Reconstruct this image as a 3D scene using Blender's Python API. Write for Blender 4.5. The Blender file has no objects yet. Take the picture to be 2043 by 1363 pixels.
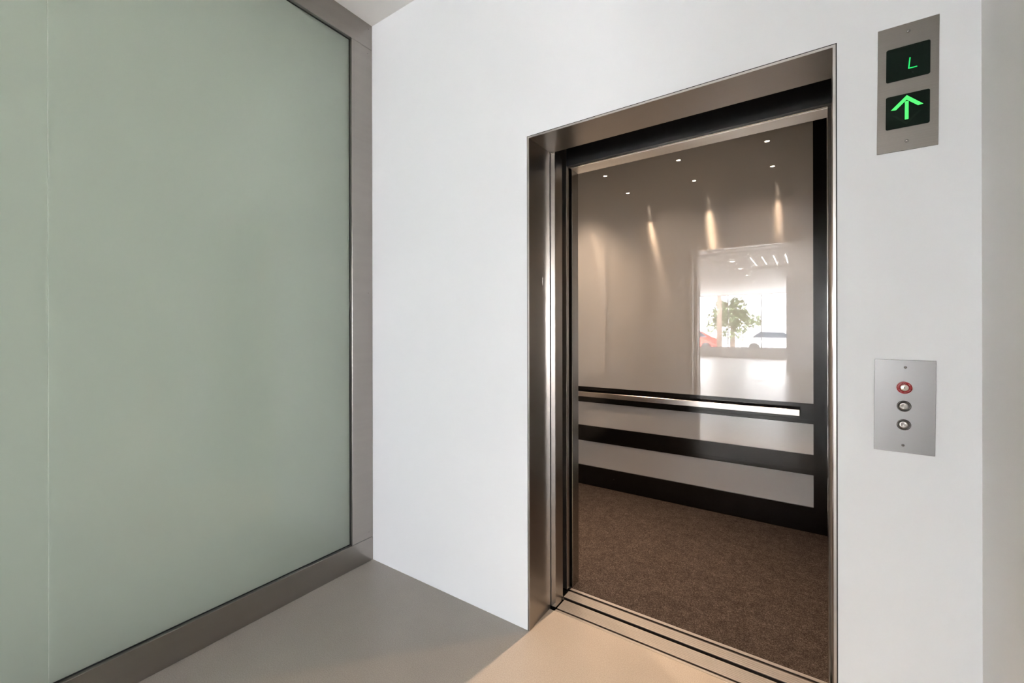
import bpy, bmesh, math, random
from mathutils import Vector, Matrix
random.seed(7)
SC = bpy.context.scene
COL = SC.collection
PI = math.pi

# ------------------------------------------------------------------ materials
def newmat(name):
    m = bpy.data.materials.new(name); m.use_nodes = True
    nt = m.node_tree; nt.nodes.clear()
    out = nt.nodes.new('ShaderNodeOutputMaterial')
    return m, nt, out

def pbsdf(nt, out, **kw):
    b = nt.nodes.new('ShaderNodeBsdfPrincipled')
    for k, v in kw.items():
        b.inputs[k.replace('_', ' ')].default_value = v
    if out: nt.links.new(b.outputs[0], out.inputs['Surface'])
    return b

def rgba(c): return (c[0], c[1], c[2], 1.0)

def noise(nt, scale, detail=3, rough=.5, vec_scale=None):
    tc = nt.nodes.new('ShaderNodeTexCoord')
    n = nt.nodes.new('ShaderNodeTexNoise')
    n.inputs['Scale'].default_value = scale
    n.inputs['Detail'].default_value = detail
    n.inputs['Roughness'].default_value = rough
    if vec_scale:
        mp = nt.nodes.new('ShaderNodeMapping'); mp.inputs['Scale'].default_value = vec_scale
        nt.links.new(tc.outputs['Object'], mp.inputs['Vector']); nt.links.new(mp.outputs[0], n.inputs['Vector'])
    else:
        nt.links.new(tc.outputs['Object'], n.inputs['Vector'])
    return n

def ramp(nt, fac, stops):
    r = nt.nodes.new('ShaderNodeValToRGB')
    e = r.color_ramp.elements
    while len(e) < len(stops): e.new(.5)
    for el, (p, c) in zip(e, stops):
        el.position = p; el.color = rgba(c)
    nt.links.new(fac, r.inputs['Fac'])
    return r

def mat_paint(name, col, rough=.55, bump=.02, spec=.3):
    m, nt, out = newmat(name)
    b = pbsdf(nt, out, Base_Color=rgba(col), Roughness=rough, Specular_IOR_Level=spec)
    n = noise(nt, 90, 4)
    bp = nt.nodes.new('ShaderNodeBump'); bp.inputs['Strength'].default_value = bump; bp.inputs['Distance'].default_value = .002
    nt.links.new(n.outputs['Fac'], bp.inputs['Height']); nt.links.new(bp.outputs[0], b.inputs['Normal'])
    return m

def mat_steel(name, col, rough=.3, brush=(1, 1, 60), var=.08, aniso=0.0, aniso_rot=0.0, colvar=.06):
    m, nt, out = newmat(name)
    b = pbsdf(nt, out, Base_Color=rgba(col), Metallic=1.0, Roughness=rough, Anisotropic=aniso, Anisotropic_Rotation=aniso_rot)
    n = noise(nt, 22, 3, .55, brush)
    mr = nt.nodes.new('ShaderNodeMapRange')
    mr.inputs['From Min'].default_value = .3; mr.inputs['From Max'].default_value = .7
    mr.inputs['To Min'].default_value = rough - var; mr.inputs['To Max'].default_value = rough + var
    nt.links.new(n.outputs['Fac'], mr.inputs['Value']); nt.links.new(mr.outputs[0], b.inputs['Roughness'])
    lo = tuple(c * (1 - colvar) for c in col); hi = tuple(min(1, c * (1 + colvar)) for c in col)
    r = ramp(nt, n.outputs['Fac'], [(.3, lo), (.7, hi)])
    nt.links.new(r.outputs[0], b.inputs['Base Color'])
    return m

def mat_emit(name, col, strength):
    m, nt, out = newmat(name)
    e = nt.nodes.new('ShaderNodeEmission'); e.inputs['Color'].default_value = rgba(col); e.inputs['Strength'].default_value = strength
    nt.links.new(e.outputs[0], out.inputs['Surface'])
    return m

def mat_plain(name, col, rough=.5, metallic=0.0, spec=.5, coat=0.0, coat_rough=0.0):
    m, nt, out = newmat(name)
    b = pbsdf(nt, out, Base_Color=rgba(col), Roughness=rough, Metallic=metallic, Specular_IOR_Level=spec, Coat_Weight=coat, Coat_Roughness=coat_rough)
    n = noise(nt, 40, 3)
    r = ramp(nt, n.outputs['Fac'], [(.3, tuple(c * .94 for c in col)), (.7, tuple(min(1, c * 1.05) for c in col))])
    nt.links.new(r.outputs[0], b.inputs['Base Color'])
    return m

M = {}
M['wall'] = mat_paint('white wall paint', (.76, .785, .825))
M['wall_side'] = mat_paint('off white wall paint', (.73, .725, .725))
M['ceiling'] = mat_paint('ceiling paint', (.83, .82, .805))
M['lobby'] = mat_paint('lobby wall paint', (.77, .765, .755))
# polished concrete floor
def mat_floor():
    m, nt, out = newmat('polished concrete')
    b = pbsdf(nt, out, Roughness=.32, Specular_IOR_Level=.45)
    n = noise(nt, 2.2, 6, .6); n2 = noise(nt, 260, 2, .5)
    r = ramp(nt, n.outputs['Fac'], [(.3, (.325, .300, .268)), (.7, (.37, .342, .308))])
    r2 = ramp(nt, n2.outputs['Fac'], [(.35, (.86, .86, .86)), (.65, (1.08, 1.08, 1.08))])
    mx = nt.nodes.new('ShaderNodeMix'); mx.data_type = 'RGBA'; mx.blend_type = 'MULTIPLY'; mx.inputs['Factor'].default_value = 1
    nt.links.new(r.outputs[0], mx.inputs['A']); nt.links.new(r2.outputs[0], mx.inputs['B'])
    nt.links.new(mx.outputs['Result'], b.inputs['Base Color'])
    return m
M['floor'] = mat_floor()
M['steel_frame'] = mat_steel('brushed steel glazing frame', (.355, .33, .305), .32, (1, .05, 1), .02, colvar=.03)
M['steel_jamb'] = mat_steel('brushed steel door frame', (.30, .28, .26), .30, (22, 22, .12), .006, colvar=.02)
M['steel_dark'] = mat_steel('brushed steel door edge', (.40, .375, .35), .30, (22, 22, .12), .006, colvar=.02)
M['steel_head'] = mat_steel('brushed steel door head', (.44, .41, .38), .30, (.12, 22, 22), .02, colvar=.03)
M['steel_soffit'] = mat_steel('lightened steel soffit', (.88, .86, .83), .36, (.12, 22, 22), .02)  # paler than the transom steel, to stand for light reflected off the floor
M['steel_bright'] = mat_steel('bright steel edge', (.85, .83, .81), .16, (22, 22, .12), .01)
M['steel_plate'] = mat_steel('brushed steel plate', (.27, .255, .24), .36, (.2, 30, 30), .04)
M['steel_call'] = mat_steel('satin steel plate', (.385, .395, .41), .28, (1, 50, 50), .004, colvar=.004)
M['steel_rail'] = mat_steel('handrail steel', (.72, .68, .65), .24, (.1, 22, 22), .03)
M['steel_return'] = mat_steel('brushed steel car return', (.42, .41, .395), .17, (20, 20, .1), .008, aniso=1.0, aniso_rot=.25)
M['screw'] = mat_plain('screw steel', (.34, .33, .32), .18, 1.0)
M['gap'] = mat_plain('black sealant', (.012, .012, .013), .6)
M['black'] = mat_plain('black metal', (.020, .020, .022), .38, 0.0, .5)
M['rail_black'] = mat_plain('black panel frame', (.003, .003, .0035), .16, 0.0, .5)
M['rail_black'].node_tree.nodes['Principled BSDF'].inputs['IOR'].default_value = 1.5
M['shaft'] = mat_plain('shaft dark', (.02, .02, .02), .8)
M['display'] = mat_plain('dark display window', (.006, .012, .009), .22, 0.0, .12)
M['green'] = mat_emit('green lit display', (.03, 1.0, .20), .36)
M['green_arrow'] = mat_emit('green lit arrow', (.11, 1.0, .20), .44)
M['unlit'] = mat_plain('unlit arrow', (.012, .020, .015), .22, 0.0, .14)
M['red'] = mat_plain('red enamel ring', (.30, .005, .010), .3)
M['letter'] = mat_plain('pale lettering', (.62, .45, .44), .5)
M['key'] = mat_plain('key barrel nickel', (.70, .66, .60), .22, 1.0)
M['keyhole'] = mat_plain('keyhole', (.004, .004, .004), .6)
M['button_ring'] = mat_plain('dark button ring', (.12, .115, .11), .35, 1.0)

def mat_radial():
    m, nt, out = newmat('radial brushed button')
    b = pbsdf(nt, out, Base_Color=(.40, .39, .375, 1), Metallic=1.0, Roughness=.30, Anisotropic=1.0)
    t = nt.nodes.new('ShaderNodeTangent'); t.direction_type = 'RADIAL'; t.axis = 'Y'
    nt.links.new(t.outputs[0], b.inputs['Tangent'])
    return m
M['button'] = mat_radial()

def mat_sill():
    m, nt, out = newmat('ribbed aluminium sill')
    b = pbsdf(nt, out, Base_Color=(.5, .49, .48, 1), Metallic=.85, Roughness=.36)
    n = noise(nt, 30, 4, .6, (1, 40, 40))
    r = ramp(nt, n.outputs['Fac'], [(.3, (.47, .455, .44)), (.7, (.60, .585, .57))])
    nt.links.new(r.outputs[0], b.inputs['Base Color'])
    return m
M['sill'] = mat_sill()

def mat_carpet():
    m, nt, out = newmat('brown loop carpet')
    b = pbsdf(nt, out, Roughness=.95, Specular_IOR_Level=.1)
    n = noise(nt, 210, 4, .75); n2 = noise(nt, 26, 4, .65); n3 = noise(nt, 420, 2, .6)
    r = ramp(nt, n.outputs['Fac'], [(.32, (.018, .013, .0115)), (.50, (.062, .050, .045)), (.68, (.165, .142, .132))])
    r2 = ramp(nt, n2.outputs['Fac'], [(.3, (.72, .70, .70)), (.7, (1.2, 1.2, 1.2))])
    mx = nt.nodes.new('ShaderNodeMix'); mx.data_type = 'RGBA'; mx.blend_type = 'MULTIPLY'; mx.inputs['Factor'].default_value = 1
    nt.links.new(r.outputs[0], mx.inputs['A']); nt.links.new(r2.outputs[0], mx.inputs['B'])
    nt.links.new(mx.outputs['Result'], b.inputs['Base Color'])
    bp = nt.nodes.new('ShaderNodeBump'); bp.inputs['Strength'].default_value = .9; bp.inputs['Distance'].default_value = .006
    ad = nt.nodes.new('ShaderNodeMath'); ad.operation = 'ADD'
    nt.links.new(n.outputs['Fac'], ad.inputs[0]); nt.links.new(n3.outputs['Fac'], ad.inputs[1])
    nt.links.new(ad.outputs[0], bp.inputs['Height']); nt.links.new(bp.outputs[0], b.inputs['Normal'])
    return m
M['carpet'] = mat_carpet()

# back-painted gloss glass of the car panels
def mat_backpaint():
    m, nt, out = newmat('white back painted glass')
    b = pbsdf(nt, out, Base_Color=(.44, .45, .46, 1), Roughness=.6, Specular_IOR_Level=0.0, Coat_Weight=1.0, Coat_Roughness=.012, Coat_IOR=2.5)
    return m
M['panel_glass'] = mat_backpaint()

# satin green glass: diffuse + translucent body under a clear gloss surface
def mat_green():
    m, nt, out = newmat('satin green glass')
    d = nt.nodes.new('ShaderNodeBsdfDiffuse'); d.inputs['Color'].default_value = (.495, .535, .495, 1)
    t = nt.nodes.new('ShaderNodeBsdfTranslucent'); t.inputs['Color'].default_value = (.91, .95, .91, 1)
    mx = nt.nodes.new('ShaderNodeMixShader'); mx.inputs[0].default_value = .85
    nt.links.new(d.outputs[0], mx.inputs[1]); nt.links.new(t.outputs[0], mx.inputs[2])
    g = nt.nodes.new('ShaderNodeBsdfGlossy'); g.inputs['Roughness'].default_value = .03; g.inputs['Color'].default_value = (1, 1, 1, 1)
    f = nt.nodes.new('ShaderNodeFresnel'); f.inputs['IOR'].default_value = 1.5
    mg = nt.nodes.new('ShaderNodeMixShader')
    ge = nt.nodes.new('ShaderNodeNewGeometry'); iv = nt.nodes.new('ShaderNodeMath'); iv.operation = 'SUBTRACT'; iv.inputs[0].default_value = 1.0
    mu = nt.nodes.new('ShaderNodeMath'); mu.operation = 'MULTIPLY'
    nt.links.new(ge.outputs['Backfacing'], iv.inputs[1]); nt.links.new(f.outputs[0], mu.inputs[0]); nt.links.new(iv.outputs[0], mu.inputs[1])
    nt.links.new(mu.outputs[0], mg.inputs[0]); nt.links.new(mx.outputs[0], mg.inputs[1]); nt.links.new(g.outputs[0], mg.inputs[2])
    nt.links.new(mg.outputs[0], out.inputs['Surface'])
    return m
M['green_glass'] = mat_green()

def mat_window():
    m, nt, out = newmat('clear window glass')
    t = nt.nodes.new('ShaderNodeBsdfTransparent'); t.inputs['Color'].default_value = (.97, .965, .97, 1)
    g = nt.nodes.new('ShaderNodeBsdfGlossy'); g.inputs['Roughness'].default_value = .0
    f = nt.nodes.new('ShaderNodeFresnel'); f.inputs['IOR'].default_value = 1.45
    mg = nt.nodes.new('ShaderNodeMixShader')
    ge = nt.nodes.new('ShaderNodeNewGeometry'); iv = nt.nodes.new('ShaderNodeMath'); iv.operation = 'SUBTRACT'; iv.inputs[0].default_value = 1.0
    mu = nt.nodes.new('ShaderNodeMath'); mu.operation = 'MULTIPLY'
    nt.links.new(ge.outputs['Backfacing'], iv.inputs[1]); nt.links.new(f.outputs[0], mu.inputs[0]); nt.links.new(iv.outputs[0], mu.inputs[1])
    nt.links.new(mu.outputs[0], mg.inputs[0]); nt.links.new(t.outputs[0], mg.inputs[1]); nt.links.new(g.outputs[0], mg.inputs[2])
    nt.links.new(mg.outputs[0], out.inputs['Surface'])
    return m
M['window'] = mat_window()
M['alum'] = mat_plain('grey window frame', (.25, .25, .25), .4, .6)
M['asphalt'] = mat_plain('pale street paving', (.55, .54, .52), .9)
M['render_wall'] = mat_plain('white render', (.62, .62, .60), .8)
M['roof'] = mat_plain('grey roof sheet', (.36, .38, .40), .6)
M['bark'] = mat_plain('bark', (.12, .09, .07), .9)
M['leaf'] = mat_plain('leaf green', (.09, .12, .06), .7)
M['car_red'] = mat_plain('red car paint', (.35, .04, .03), .3, 0, .5, 1.0)
M['car_white'] = mat_plain('white car paint', (.8, .8, .8), .3, 0, .5, 1.0)
M['car_glass'] = mat_plain('dark car glass', (.03, .04, .05), .1)
M['tyre'] = mat_plain('black tyre', (.02, .02, .02), .8)
M['hedge'] = mat_plain('hedge', (.10, .15, .06), .9)

# ------------------------------------------------------------------ mesh helpers
class B:
    def __init__(s): s.bm = bmesh.new()
    def box(s, x0, x1, y0, y1, z0, z1, bev=0.0, seg=1):
        t = bmesh.new()
        bmesh.ops.create_cube(t, size=1.0)
        sx, sy, sz = x1 - x0, y1 - y0, z1 - z0
        for v in t.verts:
            v.co = Vector(((v.co.x + .5) * sx + x0, (v.co.y + .5) * sy + y0, (v.co.z + .5) * sz + z0))
        if bev > 0:
            bmesh.ops.bevel(t, geom=t.edges[:], offset=bev, segments=seg, profile=.5, affect='EDGES')
        s.merge(t); return s
    def merge(s, t):
        mp = {}
        for v in t.verts: mp[v] = s.bm.verts.new(v.co)
        for f in t.faces:
            nf = s.bm.faces.new([mp[v] for v in f.verts]); nf.smooth = f.smooth
        t.free()
    def prism_xz(s, pts, y0, y1):
        """polygon in the x-z plane pushed from y0 to y1"""
        a = [s.bm.verts.new((x, y0, z)) for x, z in pts]; b = [s.bm.verts.new((x, y1, z)) for x, z in pts]
        n = len(pts)
        s.bm.faces.new(a); s.bm.faces.new(list(reversed(b)))
        for i in range(n):
            s.bm.faces.new((a[i], b[i], b[(i + 1) % n], a[(i + 1) % n]))
        return s
    def prism_yz(s, pts, x0, x1):
        a = [s.bm.verts.new((x0, y, z)) for y, z in pts]; b = [s.bm.verts.new((x1, y, z)) for y, z in pts]
        n = len(pts)
        s.bm.faces.new(a); s.bm.faces.new(list(reversed(b)))
        for i in range(n):
            s.bm.faces.new((a[i], b[i], b[(i + 1) % n], a[(i + 1) % n]))
        return s
    def ring_y(s, prof, n=40):
        """lathe about the y axis through the origin; prof = [(radius, y)...]"""
        rows = []
        for r, y in prof:
            if r < 1e-7: rows.append([s.bm.verts.new((0, y, 0))])
            else: rows.append([s.bm.verts.new((r * math.cos(2 * PI * k / n), y, r * math.sin(2 * PI * k / n))) for k in range(n)])
        for a, b in zip(rows, rows[1:]):
            for k in range(n):
                k2 = (k + 1) % n
                if len(a) == 1 and len(b) == 1: continue
                if len(a) == 1: f = s.bm.faces.new((a[0], b[k], b[k2]))
                elif len(b) == 1: f = s.bm.faces.new((a[k], b[0], a[k2]))
                else: f = s.bm.faces.new((a[k], b[k], b[k2], a[k2]))
                f.smooth = True
        return s
    def lathe_z(s, prof, c=(0, 0, 0), n=24):
        rows = []
        for r, z in prof:
            if r < 1e-7: rows.append([s.bm.verts.new((c[0], c[1], c[2] + z))])
            else: rows.append([s.bm.verts.new((c[0] + r * math.cos(2 * PI * k / n), c[1] + r * math.sin(2 * PI * k / n), c[2] + z)) for k in range(n)])
        for a, b in zip(rows, rows[1:]):
            for k in range(n):
                k2 = (k + 1) % n
                if len(a) == 1 and len(b) == 1: continue
                if len(a) == 1: f = s.bm.faces.new((a[0], b[k], b[k2]))
                elif len(b) == 1: f = s.bm.faces.new((a[k], b[0], a[k2]))
                else: f = s.bm.faces.new((a[k], b[k], b[k2], a[k2]))
                f.smooth = True
        return s
    def tube(s, pts, radii, n=10):
        rows = []
        for i, (p, r) in enumerate(zip(pts, radii)):
            p = Vector(p); q = Vector(pts[min(i + 1, len(pts) - 1)]); o = Vector(pts[max(i - 1, 0)])
            d = (q - o).normalized(); a = d.orthogonal().normalized(); b = d.cross(a)
            rows.append([s.bm.verts.new(p + a * r * math.cos(2 * PI * k / n) + b * r * math.sin(2 * PI * k / n)) for k in range(n)])
        for a, b in zip(rows, rows[1:]):
            for k in range(n):
                f = s.bm.faces.new((a[k], a[(k + 1) % n], b[(k + 1) % n], b[k])); f.smooth = True
        s.bm.faces.new(rows[0][::-1]); s.bm.faces.new(rows[-1])
        return s

def wloc(o):
    p = Vector((0, 0, 0))
    while o is not None:
        p = p + o.location; o = o.parent
    return p

def obj(name, b, mat, parent=None, local=False, origin=None):
    """link one mesh object; coordinates in b are world ones unless local"""
    bm = b.bm if isinstance(b, B) else b
    bmesh.ops.recalc_face_normals(bm, faces=bm.faces[:])
    me = bpy.data.meshes.new(name)
    if parent is not None and not local:
        off = wloc(parent); bmesh.ops.translate(bm, verts=bm.verts[:], vec=-off)
    loc = None
    if parent is None and not local:
        if origin is None:
            xs = [v.co for v in bm.verts]
            origin = Vector(((min(c.x for c in xs) + max(c.x for c in xs)) / 2, (min(c.y for c in xs) + max(c.y for c in xs)) / 2, min(c.z for c in xs)))
        loc = Vector(origin); bmesh.ops.translate(bm, verts=bm.verts[:], vec=-loc)
    bm.to_mesh(me); bm.free()
    me.materials.append(mat)
    o = bpy.data.objects.new(name, me); COL.objects.link(o)
    if parent is not None: o.parent = parent
    if loc is not None: o.location = loc
    return o

def thing(name, label, cat, loc, group=None):
    o = bpy.data.objects.new(name, None); COL.objects.link(o)
    o.location = loc; o.empty_display_size = .1
    o['label'] = label; o['category'] = cat
    if group: o['group'] = group
    return o

def tag(o, label, cat, group=None):
    o['label'] = label; o['category'] = cat
    if group: o['group'] = group
    return o

def struct(name, b, mat, label=None):
    o = obj(name, b, mat); o['kind'] = 'structure'
    if label: o['label'] = label
    return o

def dup(root, loc, label=None):
    r = root.copy(); COL.objects.link(r); r.location = loc
    if label: r['label'] = label
    for ch in list(root.children):
        c = ch.copy(); COL.objects.link(c); c.parent = r
        for g in list(ch.children):
            d = g.copy(); COL.objects.link(d); d.parent = c
    return r

# ------------------------------------------------------------------ key sizes (metres)
H = 3.0154                      # lobby ceiling
DL, DR, DT = 1.0374, 2.1005, 2.1251   # outer line of the lift door frame
WR = 2.3965                     # right wall
LIP = .0070
JI = .185                       # depth of the frame
YB = 1.773                      # rear wall of the lift car (face of the black frame)
CZ = 2.70                       # car ceiling
CX0, CX1 = .150, 2.1375         # car side walls
YS = -18.0                      # far window wall

# ------------------------------------------------------------------ the room
G = .0030   # black sealant joint round the door frame
fl = B()
fl.box(-7, 7, YS - .2, 0, -.15, 0)
fl.box(DL - .0015, DR + .0015, 0, .180, -.15, 0)
struct('floor', fl, M['floor'])

cl = B()
HX0, HX1, HY0, HY1 = .80, 2.13, -8.78, -6.50
cl.box(-7, HX0, YS - .2, .18, H, H + .2); cl.box(HX1, 7, YS - .2, .18, H, H + .2)
cl.box(HX0, HX1, YS - .2, HY0, H, H + .2); cl.box(HX0, HX1, HY1, .18, H, H + .2)
cl.box(HX0, HX1, HY0, HY1, H + .10, H + .2)
struct('ceiling', cl, M['ceiling'])

wf = B()
wf.box(-.22, DL - G, 0, .18, 0, H); wf.box(DR + G, WR + .25, 0, .18, 0, H)
wf.box(DL - G, DR + G, 0, .18, DT + G, H)
struct('wall_front', wf, M['wall'])

wr = B(); wr.box(WR, WR + .25, -1.2, 0, 0, H)
struct('wall_right', wr, M['wall_side'])
wl = B()
wl.box(-.46, -.220, -4.0, .18, 0, H)            # wall behind the satin glass
wl.box(-.220, .0, -4.0, -3.90, 0, H)
struct('wall_left', wl, M['lobby'])
wx = B(); wx.box(-7.2, -7, YS - .2, .2, 0, H + .2)
struct('wall_west', wx, M['lobby'])
EY = [-11.55, -9.9, -8.2, -6.5]  # unseen side windows, added to bring more daylight onto the front wall and partition
EH = 2.50   # head of the added side windows
wx = B(); wx.box(7, 7.2, YS - .2, EY[0], 0, H + .2); wx.box(7, 7.2, EY[-1], .2, 0, H + .2); wx.box(7, 7.2, EY[0], EY[-1], 0, .47); wx.box(7, 7.2, EY[0], EY[-1], EH, H + .2)
struct('wall_east', wx, M['lobby'])
for i, (a, b_) in enumerate(zip(EY, EY[1:])):
    w = B(); w.box(7.095, 7.105, a + .02, b_ - .02, .50, EH - .03)
    pane = struct('window_%d' % (i + 21), w, M['window'])
    fr = B(); fr.box(7.06, 7.14, b_ - .02, b_ + .02, .47, EH); fr.box(7.06, 7.14, a + .02, b_ - .02, .47, .50); fr.box(7.06, 7.14, a + .02, b_ - .02, EH - .03, EH)
    obj('window_frame', fr, M['alum'], pane)
wn = B(); wn.box(-7, -.46, 0, .2, 0, H); wn.box(WR + .25, 7, 0, .2, 0, H)
struct('wall_north', wn, M['lobby'])
wp = B(); wp.box(1.44, 7, -11.85, -11.55, 0, H)
struct('wall_rear', wp, M['lobby'])

# far glazed wall: sill wall, mullions, panes
ws = B(); ws.box(-7, 7, YS - .2, YS, 0, .47)
struct('trim_1', ws, M['lobby'])
mull_x = [-6.73, -5.34, -3.95, -2.56, -1.17, .22, 1.61, 3.0, 4.39, 5.78, 7.0]
edges = [-7.0] + mull_x
for i, (a, b_) in enumerate(zip(edges, edges[1:])):
    w = B(); w.box(a + .02, b_ - .02, YS - .105, YS - .095, .50, H - .03)
    pane = struct('window_%d' % (i + 1), w, M['window'])
    fr = B()
    fr.box(b_ - .02, b_ + .02, YS - .14, YS - .06, .47, H)
    fr.box(a + .02, b_ - .02, YS - .14, YS - .06, .47, .50); fr.box(a + .02, b_ - .02, YS - .14, YS - .06, H - .03, H)
    obj('window_frame', fr, M['alum'], pane)

# ------------------------------------------------------------------ satin glass partition on the left
gp = thing('glass_partition', 'floor to ceiling satin green glass partition in a brushed steel frame', 'partition', (0, -1.9, 0))
GB, GT, GJ = .1302, 2.8766, -.1330
FX = -.060
p = B(); p.box(FX, 0, -3.9, -.0006, GT, H - .0005, .0012)
tr = obj('top_rail', p, M['steel_frame'], gp)
p = B(); p.box(FX, 0, -3.9, -.0006, 0.0005, GB, .0012)
br = obj('bottom_rail', p, M['steel_frame'], gp)
p = B(); p.box(FX, -.0004, GJ, -.0006, GB + .0015, GT - .0015, .0012)
po = obj('post', p, M['steel_frame'], gp)
p = B(); p.box(FX, -.0004, -3.9, -3.78, GB + .0015, GT - .0015, .0012)
obj('post', p, M['steel_frame'], gp)
# dark glazing gasket line against the glass
for (y0, y1) in ((-3.78, GJ),):
    p = B()
    p.box(-.0226, -.0190, y0, y1, GB - .002, GB + .0035); p.box(-.0226, -.0190, y0, y1, GT - .0035, GT + .002)
    p.box(-.0226, -.0190, y1 - .0030, y1 + .002, GB, GT)
    obj('gasket', p, M['gap'], gp)
def pane(y0, y1):
    p = B(); p.box(-.0345, -.0225, y0, y1, GB - .004, GT + .004, .0006)
    return obj('glass_pane', p, M['green_glass'], gp)
pane(-1.2642, GJ + .010); pane(-2.52, -1.2648); pane(-3.79, -2.522)
# screw heads on the frame
for (y, z) in ((-.029, 1.504), (-.024, 2.985), (-.030, 2.845), (-.028, .165)):
    p = B(); p.ring_y([(0, -.0006), (.0016, -.0004), (.0018, .0006)], 12)
    bmesh.ops.rotate(p.bm, verts=p.bm.verts[:], cent=(0, 0, 0), matrix=Matrix.Rotation(PI / 2, 3, 'Z'))
    bmesh.ops.translate(p.bm, verts=p.bm.verts[:], vec=(0.0001, y, z))
    obj('screw', p, M['black'], tr if z > 2.88 else po)

# ------------------------------------------------------------------ lift door frame (landing)
df = thing('elevator_door_frame', 'brushed stainless steel door frame around the open elevator doorway', 'door frame', ((DL + DR) / 2, .09, 0))
T = .0035
p = B(); p.box(DL, DL + T, .0010, JI, 0, DT - .001)
jl = obj('jamb', p, M['steel_jamb'], df)
p = B(); p.box(DL + T - .0002, DL + T + .0035, .0008, .034, 0.0, DT - .008, .0012); 
obj('edge_strip', p, M['steel_jamb'], jl)
p = B(); p.box(DR - T, DR, .0010, JI, 0, DT - .001)
obj('jamb', p, M['steel_jamb'], df)
p = B(); p.box(DL + T, DR - T, .0010, JI + .012, DT - T, DT)
obj('header', p, M['steel_head'], df)
M['steel_lip'] = mat_steel('lightened steel lip', (.62, .605, .59), .32, (1, 1, 1), .01, colvar=.01)  # paler copy of the frame steel; reflected lobby light is in the colour
for pts in ([(DL, 0), (DL + LIP, 0), (DL + LIP, DT - LIP), (DL, DT)], [(DR, 0), (DR - LIP, 0), (DR - LIP, DT - LIP), (DR, DT)], [(DL, DT), (DR, DT), (DR - LIP, DT - LIP), (DL + LIP, DT - LIP)]):
    p = B(); p.prism_xz(pts, -.0012, .0009); obj('face_edge', p, M['steel_lip'], df)
p = B()  # black sealant joint
p.prism_xz([(DL - G, 0), (DL, 0), (DL, DT), (DL - G, DT + G)], -.0003, .02)
p.prism_xz([(DR + G, 0), (DR, 0), (DR, DT), (DR + G, DT + G)], -.0003, .02)
p.prism_xz([(DL - G, DT + G), (DL, DT), (DR, DT), (DR + G, DT + G)], -.0003, .02)
obj('sealant', p, M['gap'], df)
# small bright dash on the left jamb face
p = B(); p.box(DL + T - .0002, DL + T + .0006, .1205, .1235, 1.496, 1.536)
obj('slot', p, M['steel_bright'], jl, )

# ------------------------------------------------------------------ landing doors, slid open to the left
ld = thing('elevator_landing_door', 'open stainless steel landing door slid away behind the left side of the frame', 'elevator door', (.56, .235, .008))
p = B(); p.box(.12, 1.0655, .1915,   .250, .008, 2.1205, .0018, 2)
d1 = obj('door_panel', p, M['steel_dark'], ld)
p = B(); p.box(.10, 1.0552, .2535, .2835, .008, 2.1205, .0015, 2)
obj('door_panel', p, M['steel_dark'], ld)
p = B(); p.box(1.0425, 1.0656, .1906, .1916, .010, 2.1195)
obj('edge_strip', p, M['steel_bright'], d1)

# landing sill
def ribs(b, x0, x1, ya, yb, n, z=-.0003):
    pitch = (yb - ya) / n
    for k in range(n):
        b.box(x0, x1, ya + k * pitch, ya + (k + 1) * pitch - (.0011 if k < n - 1 else 0), z - .0030, z)
S0, S1 = 1.0660, 2.105
M['sill_shade'] = mat_plain('painted groove shade', (.055, .044, .038), .6)  # shade in the sill grooves and gap painted as a dark colour
ls = thing('landing_sill', 'ribbed aluminium landing sill at the lobby side of the elevator threshold', 'door sill', ((S0 + S1) / 2, .23, -.02))
p = B(); p.box(S0 - .0005, S1, .1803, .1825, -.006, .0008); p.box(S0, S1, .1835, .1935, -.004, -.0002); obj('edge_plate', p, M['sill'], ls)
p = B(); ribs(p, S0, S1, .2050, .2785, 8); obj('tread', p, M['sill'], ls)
p = B(); p.box(S0 - .0005, S1, .1803, .2780, -.02, -.0062); p.box(S0, S1, .2055, .2780, -.0062, -.0022); obj('groove_base', p, M['sill_shade'], ls)
# pit below the running gap
st = B(); st.box(.0, 2.30, .1801, .52, -.30, -.15)
struct('trim_2', st, M['shaft'])

# ------------------------------------------------------------------ lift car
car = thing('elevator_car', 'elevator car with white glass panels in black frames and a steel handrail', 'elevator', ((CX0 + CX1) / 2, 1.08, 0))
p = B()
p.box(CX0 - .06, CX1 + .06, .300, YB + .08, -.14, -.018)
obj('platform', p, M['shaft'], car)
p = B(); ribs(p, 1.052, 2.098, .2985, .352, 5); p.box(1.050, 2.098, .3665, .3825, -.0010, .0004)
cs = obj('car_sill', p, M['sill'], car)
p = B(); p.box(1.052, 2.098, .3675, .3820, -.0062, -.0011); p.box(1.052, 2.098, .3015, .3820, -.0178, -.0062); p.box(1.052, 2.098, .3015, .3518, -.0062, -.0022); obj('groove_base', p, M['sill_shade'], cs)
# shell
p = B()
p.box(CX0 - .06, CX1 + .06, YB + .020, YB + .08, -.0175, CZ + .05)
p.box(CX0 - .06, CX0 - .020, .46, YB + .02, 0, CZ + .05); p.box(CX1 + .020, CX1 + .06, .46, YB + .02, 0, CZ + .05)
obj('shell', p, M['shaft'], car)
cc = B(); cc.box(CX0 - .06, CX1 + .06, .385, YB + .08, CZ, CZ + .05)
M['car_ceiling'] = mat_plain('dark car ceiling', (.04, .042, .048), .45, 0.0, .1)
obj('car_ceiling', cc, M['car_ceiling'], car)
# panel levels: floor rail, lower pane, rail, middle pane, wide rail, upper pane
Z0, Z1, Z2, Z3, Z4 = .1625, .3690, .4975, .6945, .8230
ZT = CZ - .012
REC = .010      # panes sit this deep behind the frame face
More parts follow.
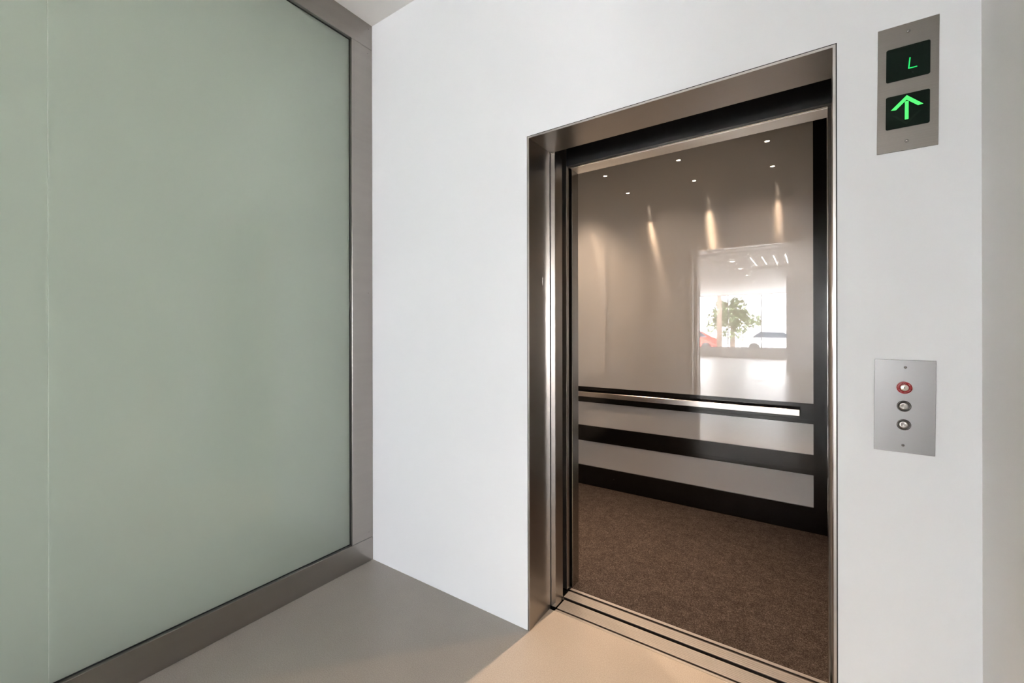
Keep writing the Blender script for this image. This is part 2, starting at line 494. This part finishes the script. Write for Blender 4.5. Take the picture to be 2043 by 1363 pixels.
# rear wall frame
def rear_frame():
    p = B()
    y0, y1 = YB, YB + .020
    for a, b_ in ((.002, Z0), (Z1, Z2), (Z3, Z4), (ZT, CZ)):
        p.box(CX0, CX1, y0, y1, a, b_)
    for x0, x1 in ((CX0, CX0 + .0775), (CX1 - .0775, CX1)):
        for a, b_ in ((Z0, Z1), (Z2, Z3), (Z4, ZT)):
            p.box(x0, x1, y0, y1, a, b_)
    return p
rf = obj('panel_frame', rear_frame(), M['rail_black'], car)
# thin inner beads round the panes on the right and on the rails
p = B()
for a, b_ in ((Z0, Z1), (Z2, Z3), (Z4, ZT)):
    xr = CX1 - .0775; xl = CX0 + .0775; w = .026; t = .0022
    p.box(xr, xr + w, YB - t, YB, a - w, b_ + w if b_ < 2 else b_); p.box(xl - w, xl, YB - t, YB, a - w, b_ + w if b_ < 2 else b_)
    p.box(xl, xr, YB - t, YB, a - w, a)
    if b_ < 2: p.box(xl, xr, YB - t, YB, b_, b_ + w)
obj('bead', p, M['rail_black'], rf)
for a, b_ in ((Z0, Z1), (Z2, Z3), (Z4, ZT)):
    p = B(); p.box(CX0 + .060, CX1 - .060, YB + REC, YB + REC + .006, a - .004, b_ + .004)
    obj('glass_panel', p, M['panel_glass'], car)
# side walls
def side(x_in, sgn):
    p = B()
    xa, xb = sorted((x_in, x_in + sgn * .020))
    for a, b_ in ((.002, Z0), (Z1, Z2), (Z3, Z4), (ZT, CZ)):
        p.box(xa, xb, .47, YB, a, b_)
    for y0, y1 in ((.47, .53), (YB - .004, YB)):
        for a, b_ in ((Z0, Z1), (Z2, Z3), (Z4, ZT)):
            p.box(xa, xb, y0, y1, a, b_)
    obj('panel_frame', p, M['rail_black'], car)
    for a, b_ in ((Z0, Z1), (Z2, Z3), (Z4, ZT)):
        q = B(); xg = sorted((x_in + sgn * .003, x_in + sgn * .010))
        q.box(xg[0], xg[1], .52, YB - .002, a - .004, b_ + .004)
        obj('glass_panel', q, M['panel_glass'], car)
side(CX1, 1); side(CX0, -1)
# front returns and transom, brushed steel inside
JX0, JX1, JZ = 1.0560, 2.0925, 2.100
p = B(); p.box(CX0 - .02, JX0, .387, .457, .002, CZ, .0015); obj('front_return', p, M['steel_return'], car)
p = B(); p.box(JX1, CX1 + .02, .365, .457, .002, CZ, .0012); obj('front_return', p, M['steel_return'], car)
p = B(); p.box(JX0, JX1, .372, .457, JZ, CZ, .0012); tz = obj('transom', p, M['steel_return'], car)
p = B(); p.box(JX0, JX1, .3725, .4572, JZ - .0012, JZ + .0006); obj('soffit_plate', p, M['steel_soffit'], tz)  # added skin under the transom, carries the lightened colour
p = B(); p.box(.10, 2.24, .345, .3715, JZ + .0045, 2.62); obj('door_header_cover', p, M['black'], car)
p = B(); p.box(JX0 - .004, JX1, .362, .3725, JZ - .0002, JZ + .0042, .001); obj('edge_strip', p, M['steel_bright'], tz)
p = B(); p.box(.12, 1.0470, .3440, .3690, .010, 2.30, .0012); obj('car_door_panel', p, M['steel_dark'], car)
# handrail on stand-off brackets
HZ0, HZ1, HY = .7500, .7890, 1.698
p = B(); p.box(.290, 1.9880, HY, HY + .016, HZ0, HZ1, .0012)
hr = obj('handrail', p, M['steel_rail'], car)
for x in (.42, 1.14, 1.86):
    p = B(); p.tube([(x, HY + .015, .768), (x, YB + .001, .768)], [.008, .008], 12)
    obj('bracket', p, M['steel_rail'], hr)
# little screw on the kick rail
p = B(); p.ring_y([(0, -.0012), (.003, -.0006), (.0034, .001)], 12)
bmesh.ops.translate(p.bm, verts=p.bm.verts[:], vec=(.735, YB, .088)); obj('screw', p, M['screw'], rf)

# carpet
cp = B(); cp.box(CX0, CX1, .3830, YB - .0005, -.016, .0015)
tag(obj('carpet', cp, M['carpet']), 'mottled brown carpet on the floor of the elevator car', 'carpet')

# car downlights: 2 rows of 3
def spot(name, loc, energy, col, size, blend=.6, radius=.03, parent=None):
    l = bpy.data.lights.new(name, 'SPOT'); l.energy = energy; l.color = col; l.spot_size = size; l.spot_blend = blend; l.shadow_soft_size = radius
    o = bpy.data.objects.new(name, l); COL.objects.link(o); o.location = loc
    if parent: o.parent = parent
    return o
M['lamp_warm'] = mat_emit('warm lamp face', (1.0, .78, .58), 22.0)
M['lamp_white'] = mat_emit('white lamp face', (1.0, .95, .88), 14.0)
WARM = (1.0, .69, .45)
CAR_W = 40
CK = ((1.0, .25, .22), (1.3, 3.2, .75))
first = None
names_x = ('left', 'middle', 'right')
for j, yy in enumerate((1.41, .815)):
    for i, xx in enumerate((.512, 1.150, 1.783)):
        lab = 'small car ceiling downlight mirrored in the glass panel, %s of the %s row of dots' % (('first', 'middle', 'last')[i], ('upper', 'lower')[j])
        if first is None:
            first = thing('ceiling_downlight', lab, 'ceiling light', (xx, yy, CZ), 'downlights in the elevator car ceiling')
            p = B(); p.lathe_z([(.017, 0), (.036, 0), (.036, -.004), (.030, -.006), (.017, -.003), (.017, 0)]); obj('trim_ring', p, M['screw'], first, local=True)
            p = B(); p.lathe_z([(0, -.0012), (.0165, -.0012), (.0165, -.0002), (0, -.0002)]); obj('lamp', p, M['lamp_warm'], first, local=True)
        else:
            dup(first, (xx, yy, CZ), lab)
        k = CK[j][i]
        so = spot('car_spot', (xx, yy, CZ - .03), CAR_W * k, WARM, math.radians((80, 90)[j]), .9, .022)
        so.rotation_euler = (-math.radians((0, 19)[j]), 0, 0)

# ------------------------------------------------------------------ indicator above (right of the door)
IC = (2.2560, -.0014, 1.9510)
ind = thing('floor_indicator', 'tall steel floor indicator with a green L and a green up arrow', 'floor indicator', IC)
ind.rotation_euler = (0, math.radians(.5), 0)
def plate(w, h, t, bev):
    b = B(); b.box(-w / 2, w / 2, -t, .0013, -h / 2, h / 2, bev, 2); return b
def rrect(w, h, r, n=6):
    pts = []
    for cx, cz, a0 in ((w / 2 - r, h / 2 - r, 0), (-w / 2 + r, h / 2 - r, 90), (-w / 2 + r, -h / 2 + r, 180), (w / 2 - r, -h / 2 + r, 270)):
        for k in range(n + 1):
            a = math.radians(a0 + 90 * k / n); pts.append((cx + r * math.cos(a), cz + r * math.sin(a)))
    return pts
fp = obj('faceplate', plate(.1243, .3432, .0016, .0005), M['steel_plate'], ind, local=True)
def disp(zc):
    b = B(); b.prism_xz([(x + .0005, z + zc) for x, z in rrect(.0893, .0906, .0045)], -.0020, -.0010)
    return obj('display', b, M['display'], ind, local=True)
dz1, dz2 = 2.0168 - IC[2], 1.8868 - IC[2]
dA = disp(dz1); dB = disp(dz2)
def strokes(segs, w, y0=-.0026, y1=-.0019):
    b = B()
    for (x0, z0), (x1, z1) in segs:
        a = Vector((x0, z0)); c = Vector((x1, z1)); d = (c - a).normalized(); n = Vector((-d.y, d.x)) * w / 2
        e = d * w * .35
        b.prism_xz([tuple(a - e + n), tuple(c + e + n), tuple(c + e - n), tuple(a - e - n)], y0, y1)
    return b
def loc2(x, z): return (x - IC[0], z - IC[2])
obj('letter_l', strokes([(loc2(2.2607, 2.0268), loc2(2.2583, 1.9990)), (loc2(2.2583, 1.9990), loc2(2.2745, 1.9990))], .0025), M['green'], dA, local=True)
b = B()
P = lambda *a: [loc2(*q) for q in a]
b.prism_xz(P((2.2550, 1.9275), (2.2223, 1.8940), (2.2331, 1.8926), (2.2550, 1.9152), (2.2776, 1.8940), (2.2882, 1.8952)), -.0026, -.0019)
b.prism_xz(P((2.2513, 1.9110), (2.2588, 1.9110), (2.2590, 1.8623), (2.2513, 1.8623)), -.0026, -.0019)
obj('up_arrow', b, M['green_arrow'], dB, local=True)
b = B()
b.prism_xz(P((2.2550, 1.8478), (2.2240, 1.8790), (2.2305, 1.8795), (2.2550, 1.8560), (2.2790, 1.8810), (2.2860, 1.8805)), -.0023, -.0019)
obj('down_arrow', b, M['unlit'], dB, local=True)
def screw(parent, x, z, y, r=.0042):
    p = B(); p.ring_y([(0, -.0032), (r * .4, -.0030), (r * .75, -.0023), (r * .95, -.0012), (r, 0), (r, .0006)], 24)
    bmesh.ops.translate(p.bm, verts=p.bm.verts[:], vec=(0, 0, 0))
    o = obj('screw', p, M['screw'], parent, local=True); o.location = (x, y, z); return o
screw(ind, .0012, 2.1001 - IC[2], -.0015); screw(ind, -.0002, 1.8037 - IC[2], -.0015)

# ------------------------------------------------------------------ call panel
KC = (2.2483, -.0014, 1.0830)
kp = thing('call_panel', 'brushed steel call plate with a red ringed key switch and two round buttons', 'call panel', KC)
kp.rotation_euler = (0, math.radians(.6), 0)
obj('faceplate', plate(.1253, .2526, .0016, .0008), M['steel_call'], kp, local=True)
screw(kp, .0016, 1.189 - KC[2], -.0015, .0036); screw(kp, -.0014, .9768 - KC[2], -.0015, .0036)
ks_z = 1.1337 - KC[2]
p = B(); p.ring_y([(.0095, -.0014), (.0095, -.0034), (.0150, -.0034), (.0162, -.0026), (.0162, -.0014)], 48)
ks = obj('key_switch', p, M['red'], kp, local=True); ks.location = (0, 0, ks_z)
p = B(); p.ring_y([(0, -.0050), (.0050, -.0050), (.0078, -.0044), (.0095, -.0032), (.0095, -.0012)], 40); obj('key_barrel', p, M['key'], ks, local=True)
p = B(); p.box(-.0007, .0007, -.0056, -.0049, -.0021, .0021); obj('keyhole', p, M['keyhole'], ks, local=True)
p = B(); p.ring_y([(.0162, -.0014), (.0162, -.0024), (.0170, -.0024), (.0170, -.0014)], 48); obj('rim', p, M['letter'], ks, local=True)
# lettering round the key switch
def arc_text(items, parent, mat, name):
    bm = bmesh.new()
    for text, mid, size, flip in items:
        adv = size * .70
        n = len(text)
        for k, ch in enumerate(text):
            if ch == ' ': continue
            cu = bpy.data.curves.new('t', 'FONT'); cu.body = ch; cu.size = size; cu.align_x = 'CENTER'; cu.align_y = 'CENTER'; cu.extrude = .00015
            to = bpy.data.objects.new('t', cu); COL.objects.link(to)
            dg = bpy.context.evaluated_depsgraph_get()
            me = bpy.data.meshes.new_from_object(to.evaluated_get(dg))
            r = .0127
            off = (k - (n - 1) / 2) * adv / r
            ang = math.radians(mid) + (off if flip else -off)
            rot = ang - PI / 2 if not flip else ang + PI / 2
            mt = Matrix.Translation((r * math.cos(ang), -.0036, r * math.sin(ang))) @ Matrix.Rotation(-rot, 4, 'Y') @ Matrix.Rotation(PI / 2, 4, 'X')
            me.transform(mt); bm.from_mesh(me)
            bpy.data.objects.remove(to); bpy.data.curves.remove(cu); bpy.data.meshes.remove(me)
    me = bpy.data.meshes.new(name); bm.to_mesh(me); bm.free(); me.materials.append(mat)
    o = bpy.data.objects.new(name, me); COL.objects.link(o); o.parent = parent; return o
arc_text([('FIRE SERVICE', 272, .0036, True), ('START', 143, .0036, False), ('OFF', 90, .0036, False), ('ON', 42, .0036, False), ('-', 184, .0048, False)], ks, M['letter'], 'lettering')
def push_button(z):
    p = B(); p.ring_y([(.0116, -.0014), (.0116, -.0030), (.0142, -.0030), (.0150, -.0020), (.0150, -.0014)], 48)
    o = obj('push_button', p, M['button_ring'], kp, local=True); o.location = (-.0003, 0, z - KC[2])
    p = B(); p.ring_y([(0, -.0022), (.0060, -.0023), (.0115, -.0026), (.0117, -.0012)], 64)
    obj('button_cap', p, M['button'], o, local=True)
push_button(1.0834); push_button(1.0328)

# ------------------------------------------------------------------ lobby lamps
lamp0 = None
LD = [(.47, y) for y in (-6.88, -8.40, -10.12, -12.13)]
for i, (x, y) in enumerate(LD):
    lab = 'round lobby ceiling downlight, %s' % (
           ('mirrored in the car panel as the largest of four', 'mirrored in the car panel as the second largest of four',
            'mirrored in the car panel as the third largest of four', 'mirrored in the car panel as the smallest of four')[i])
    if lamp0 is None:
        lamp0 = thing('lobby_downlight', lab, 'ceiling light', (x, y, H), 'downlights in the lobby ceiling')
        p = B(); p.lathe_z([(.055, 0), (.078, 0), (.078, -.004), (.06, -.006), (.055, -.003), (.055, 0)]); obj('trim_ring', p, M['ceiling'], lamp0, local=True)
        p = B(); p.lathe_z([(0, -.002), (.054, -.002), (.054, -.0003), (0, -.0003)]); obj('lamp', p, M['lamp_white'], lamp0, local=True)
    else: dup(lamp0, (x, y, H), lab)
# linear light fitting in the ceiling recess
lf = thing('linear_ceiling_light', 'recessed ceiling fitting with parallel bright light slots, mirrored in the elevator panel', 'ceiling light', (1.465, -7.64, H + .04))
p = B(); p.box(HX0 + .004, HX1 - .004, HY0 + .004, HY1 - .004, H + .04, H + .098)
obj('housing', p, M['ceiling'], lf)
M['slot_lamp'] = mat_emit('light slot', (1, .97, .93), 9)
for x in (.88, 1.12, 1.36, 1.60):
    p = B(); p.box(x - .009, x + .009, -8.25, -6.58, H + .037, H + .0405); obj('light_slot', p, M['slot_lamp'], lf)

def area(name, loc, sx, sy, energy, col, rot=(0, 0, 0), portal=False):
    l = bpy.data.lights.new(name, 'AREA'); l.shape = 'RECTANGLE'; l.size = sx; l.size_y = sy; l.energy = energy; l.color = col
    if portal: l.cycles.is_portal = True
    o = bpy.data.objects.new(name, l); COL.objects.link(o); o.location = loc; o.rotation_euler = rot
    return o
for (x, y) in LD:
    spot('lobby_spot', (x, y, H - .02), 35, (1, .95, .89), math.radians(150), .9, .05)
# lift shaft round the car
sh = B()
sh.box(-.30, -.13, .18, 2.3, -.5, H + .4); sh.box(2.50, 2.65, .18, 2.3, -.5, H + .4); sh.box(-.30, 2.65, 2.2, 2.35, -.5, H + .4)
sh.box(-.30, 2.65, .0, 2.3, H + .2, H + .4); sh.box(-.30, 2.65, .0, 2.3, -.6, -.45); sh.box(-.30, 2.65, .0, .1795, -.5, -.15)
struct('wall_shaft', sh, M['shaft'])
# window portals (sampling aid for the daylight)
area('daylight_portal', (0, YS + .02, (.47 + H) / 2), 14.0, H - .47, 1, (1, 1, 1), (-PI / 2, 0, 0), True)


area('daylight_portal', (6.98, -9.02, (.47 + EH) / 2), EH - .47, 5.05, 1, (1, 1, 1), (0, PI / 2, 0), True)

# ------------------------------------------------------------------ street outside
sg = B(); sg.box(-60, 60, -80, YS - .2, -.35, -.15); sg.box(7.2, 60, YS - .2, 20, -.35, -.15)
struct('ground', sg, M['asphalt'])
bd = B(); bd.box(-40, 30, -56, -48, -.15, 7.5)
struct('building_wall', bd, M['render_wall'])
hs = B(); hs.box(-1.6, 12, -47.8, -42, -.15, 2.6); hw = struct('house_wall', hs, M['render_wall'])
hr_ = B(); hr_.prism_xz([(-2.0, 2.6), (12.4, 2.6), (9.0, 4.3), (1.4, 4.3)], -47.7, -41.6); obj('house_roof', hr_, M['roof'], hw)
def tree(x, y, h, cr, lab, crown_z):
    t = thing('street_tree', lab, 'tree', (x, y, -.15), 'street trees outside the lobby')
    b = B(); b.tube([(x, y, -.15), (x + .03, y, h * .4), (x - .05, y, h * .75), (x, y + .1, h)], [.17, .14, .10, .04])
    for a in range(5):
        an = a * 1.3; b.tube([(x, y, h * .5 + a * .2), (x + math.cos(an) * cr * .7, y + math.sin(an) * cr * .7, h * .72 + a * .25)], [.06, .02], 6)
    obj('trunk', b, M['bark'], t)
    b = B()
    lumps = []
    for k in range(46):
        q = Vector((random.gauss(0, .42), random.gauss(0, .42), random.gauss(0, .40)))
        if q.length > 1: q.normalize()
        lumps.append((Vector((x, y, crown_z)) + q * cr, random.uniform(.16, .34) * cr))
    for c0, rr in lumps:
        for k in range(70):
            q = Vector((random.gauss(0, 1), random.gauss(0, 1), random.gauss(0, 1))).normalized() * rr * random.uniform(.55, 1.1)
            c = c0 + q
            u_ = Vector((random.uniform(-1, 1), random.uniform(-1, 1), random.uniform(-1, 1))).normalized(); v_ = u_.orthogonal().normalized()
            s_ = random.uniform(.07, .14)
            b.bm.faces.new([b.bm.verts.new(w) for w in (c + u_ * s_, c + v_ * s_ * .6, c - u_ * s_, c - v_ * s_ * .6)])
    obj('crown', b, M['leaf'], t)
tree(-1.95, -25.5, 3.2, 1.35, 'bushy street tree mirrored in the middle of the bright window reflection', 2.15)
tree(-2.36, -23.2, 6.4, 1.15, 'tall bare-trunked street tree mirrored beside the bushy one', 6.2)
def car_thing(x, y, rz, mat, lab):
    t = thing('parked_car', lab, 'car', (0, 0, 0), 'cars parked in the street')
    prof = [(-2.1, .28), (2.1, .28), (2.15, .62), (1.95, .82), (1.0, .93), (.35, 1.38), (-1.0, 1.42), (-1.75, .98), (-2.1, .9)]
    b = B(); b.prism_xz(prof, -.85, .85); obj('body', b, mat, t, local=True)
    b = B(); b.prism_xz([(.86, .97), (.32, 1.33), (-.95, 1.36), (-1.45, .99)], -.857, .857); obj('window_glass', b, M['car_glass'], t, local=True)
    for wx_, wy_ in ((-1.3, -.8), (-1.3, .8), (1.3, -.8), (1.3, .8)):
        b = B(); b.ring_y([(0, -.1), (.25, -.1), (.32, -.06), (.32, .06), (.25, .1), (0, .1)], 24)
        o = obj('wheel', b, M['tyre'], t, local=True); o.location = (wx_, wy_, .32)
    t.location = (x, y, -.15); t.rotation_euler = (0, 0, rz); return t
car_thing(.55, -27.5, .12, M['car_white'], 'white car parked outside, mirrored at the right of the window reflection')
car_thing(-5.2, -28.5, PI, M['car_red'], 'red car parked outside, mirrored at the left edge of the window reflection')

# sunlight on the street (it stands behind the building, so none falls into the lobby)
sl = bpy.data.lights.new('sun', 'SUN'); sl.energy = 44; sl.angle = math.radians(.6); sl.color = (1.0, .98, .95)
so = bpy.data.objects.new('sun', sl); COL.objects.link(so); so.rotation_euler = (-math.radians(38), 0, 0); so.location = (0, 10, 20)
# ------------------------------------------------------------------ sky and camera
w = bpy.data.worlds.new('World'); SC.world = w; w.use_nodes = True
nt = w.node_tree; nt.nodes.clear()
wo = nt.nodes.new('ShaderNodeOutputWorld'); bg = nt.nodes.new('ShaderNodeBackground')
bg.inputs['Color'].default_value = (.94, .97, 1.03, 1); bg.inputs['Strength'].default_value = 9.5
nt.links.new(bg.outputs[0], wo.inputs['Surface'])

F, V0, YAW, ROLL = 863.88, 660.63, -0.599899, -0.00192
cam = bpy.data.cameras.new('camera'); cam.sensor_width = 36; cam.sensor_fit = 'HORIZONTAL'
cam.lens = F * 36 / 2043; cam.shift_y = -(681.5 - V0) / 2043; cam.clip_start = .02
co = bpy.data.objects.new('camera', cam); COL.objects.link(co)
fw = Vector((math.sin(YAW), math.cos(YAW), 0)); r = Vector((math.cos(YAW), -math.sin(YAW), 0)); u = r.cross(fw)
r2 = r * math.cos(ROLL) + u * math.sin(ROLL); u2 = -r * math.sin(ROLL) + u * math.cos(ROLL)
mw = Matrix((r2, u2, -fw)).transposed().to_4x4(); mw.translation = Vector((2.03313, -1.57696, 1.29))
co.matrix_world = mw
SC.camera = co

SC.view_settings.view_transform = 'Standard'; SC.view_settings.look = 'None'
SC.view_settings.gamma = 1.0; SC.view_settings.use_curve_mapping = False
SC.view_settings.exposure = 1.36
SC.cycles.use_denoising = True
SC.cycles.max_bounces = 14; SC.cycles.diffuse_bounces = 8; SC.cycles.glossy_bounces = 8; SC.cycles.transparent_max_bounces = 12; SC.cycles.transmission_bounces = 8
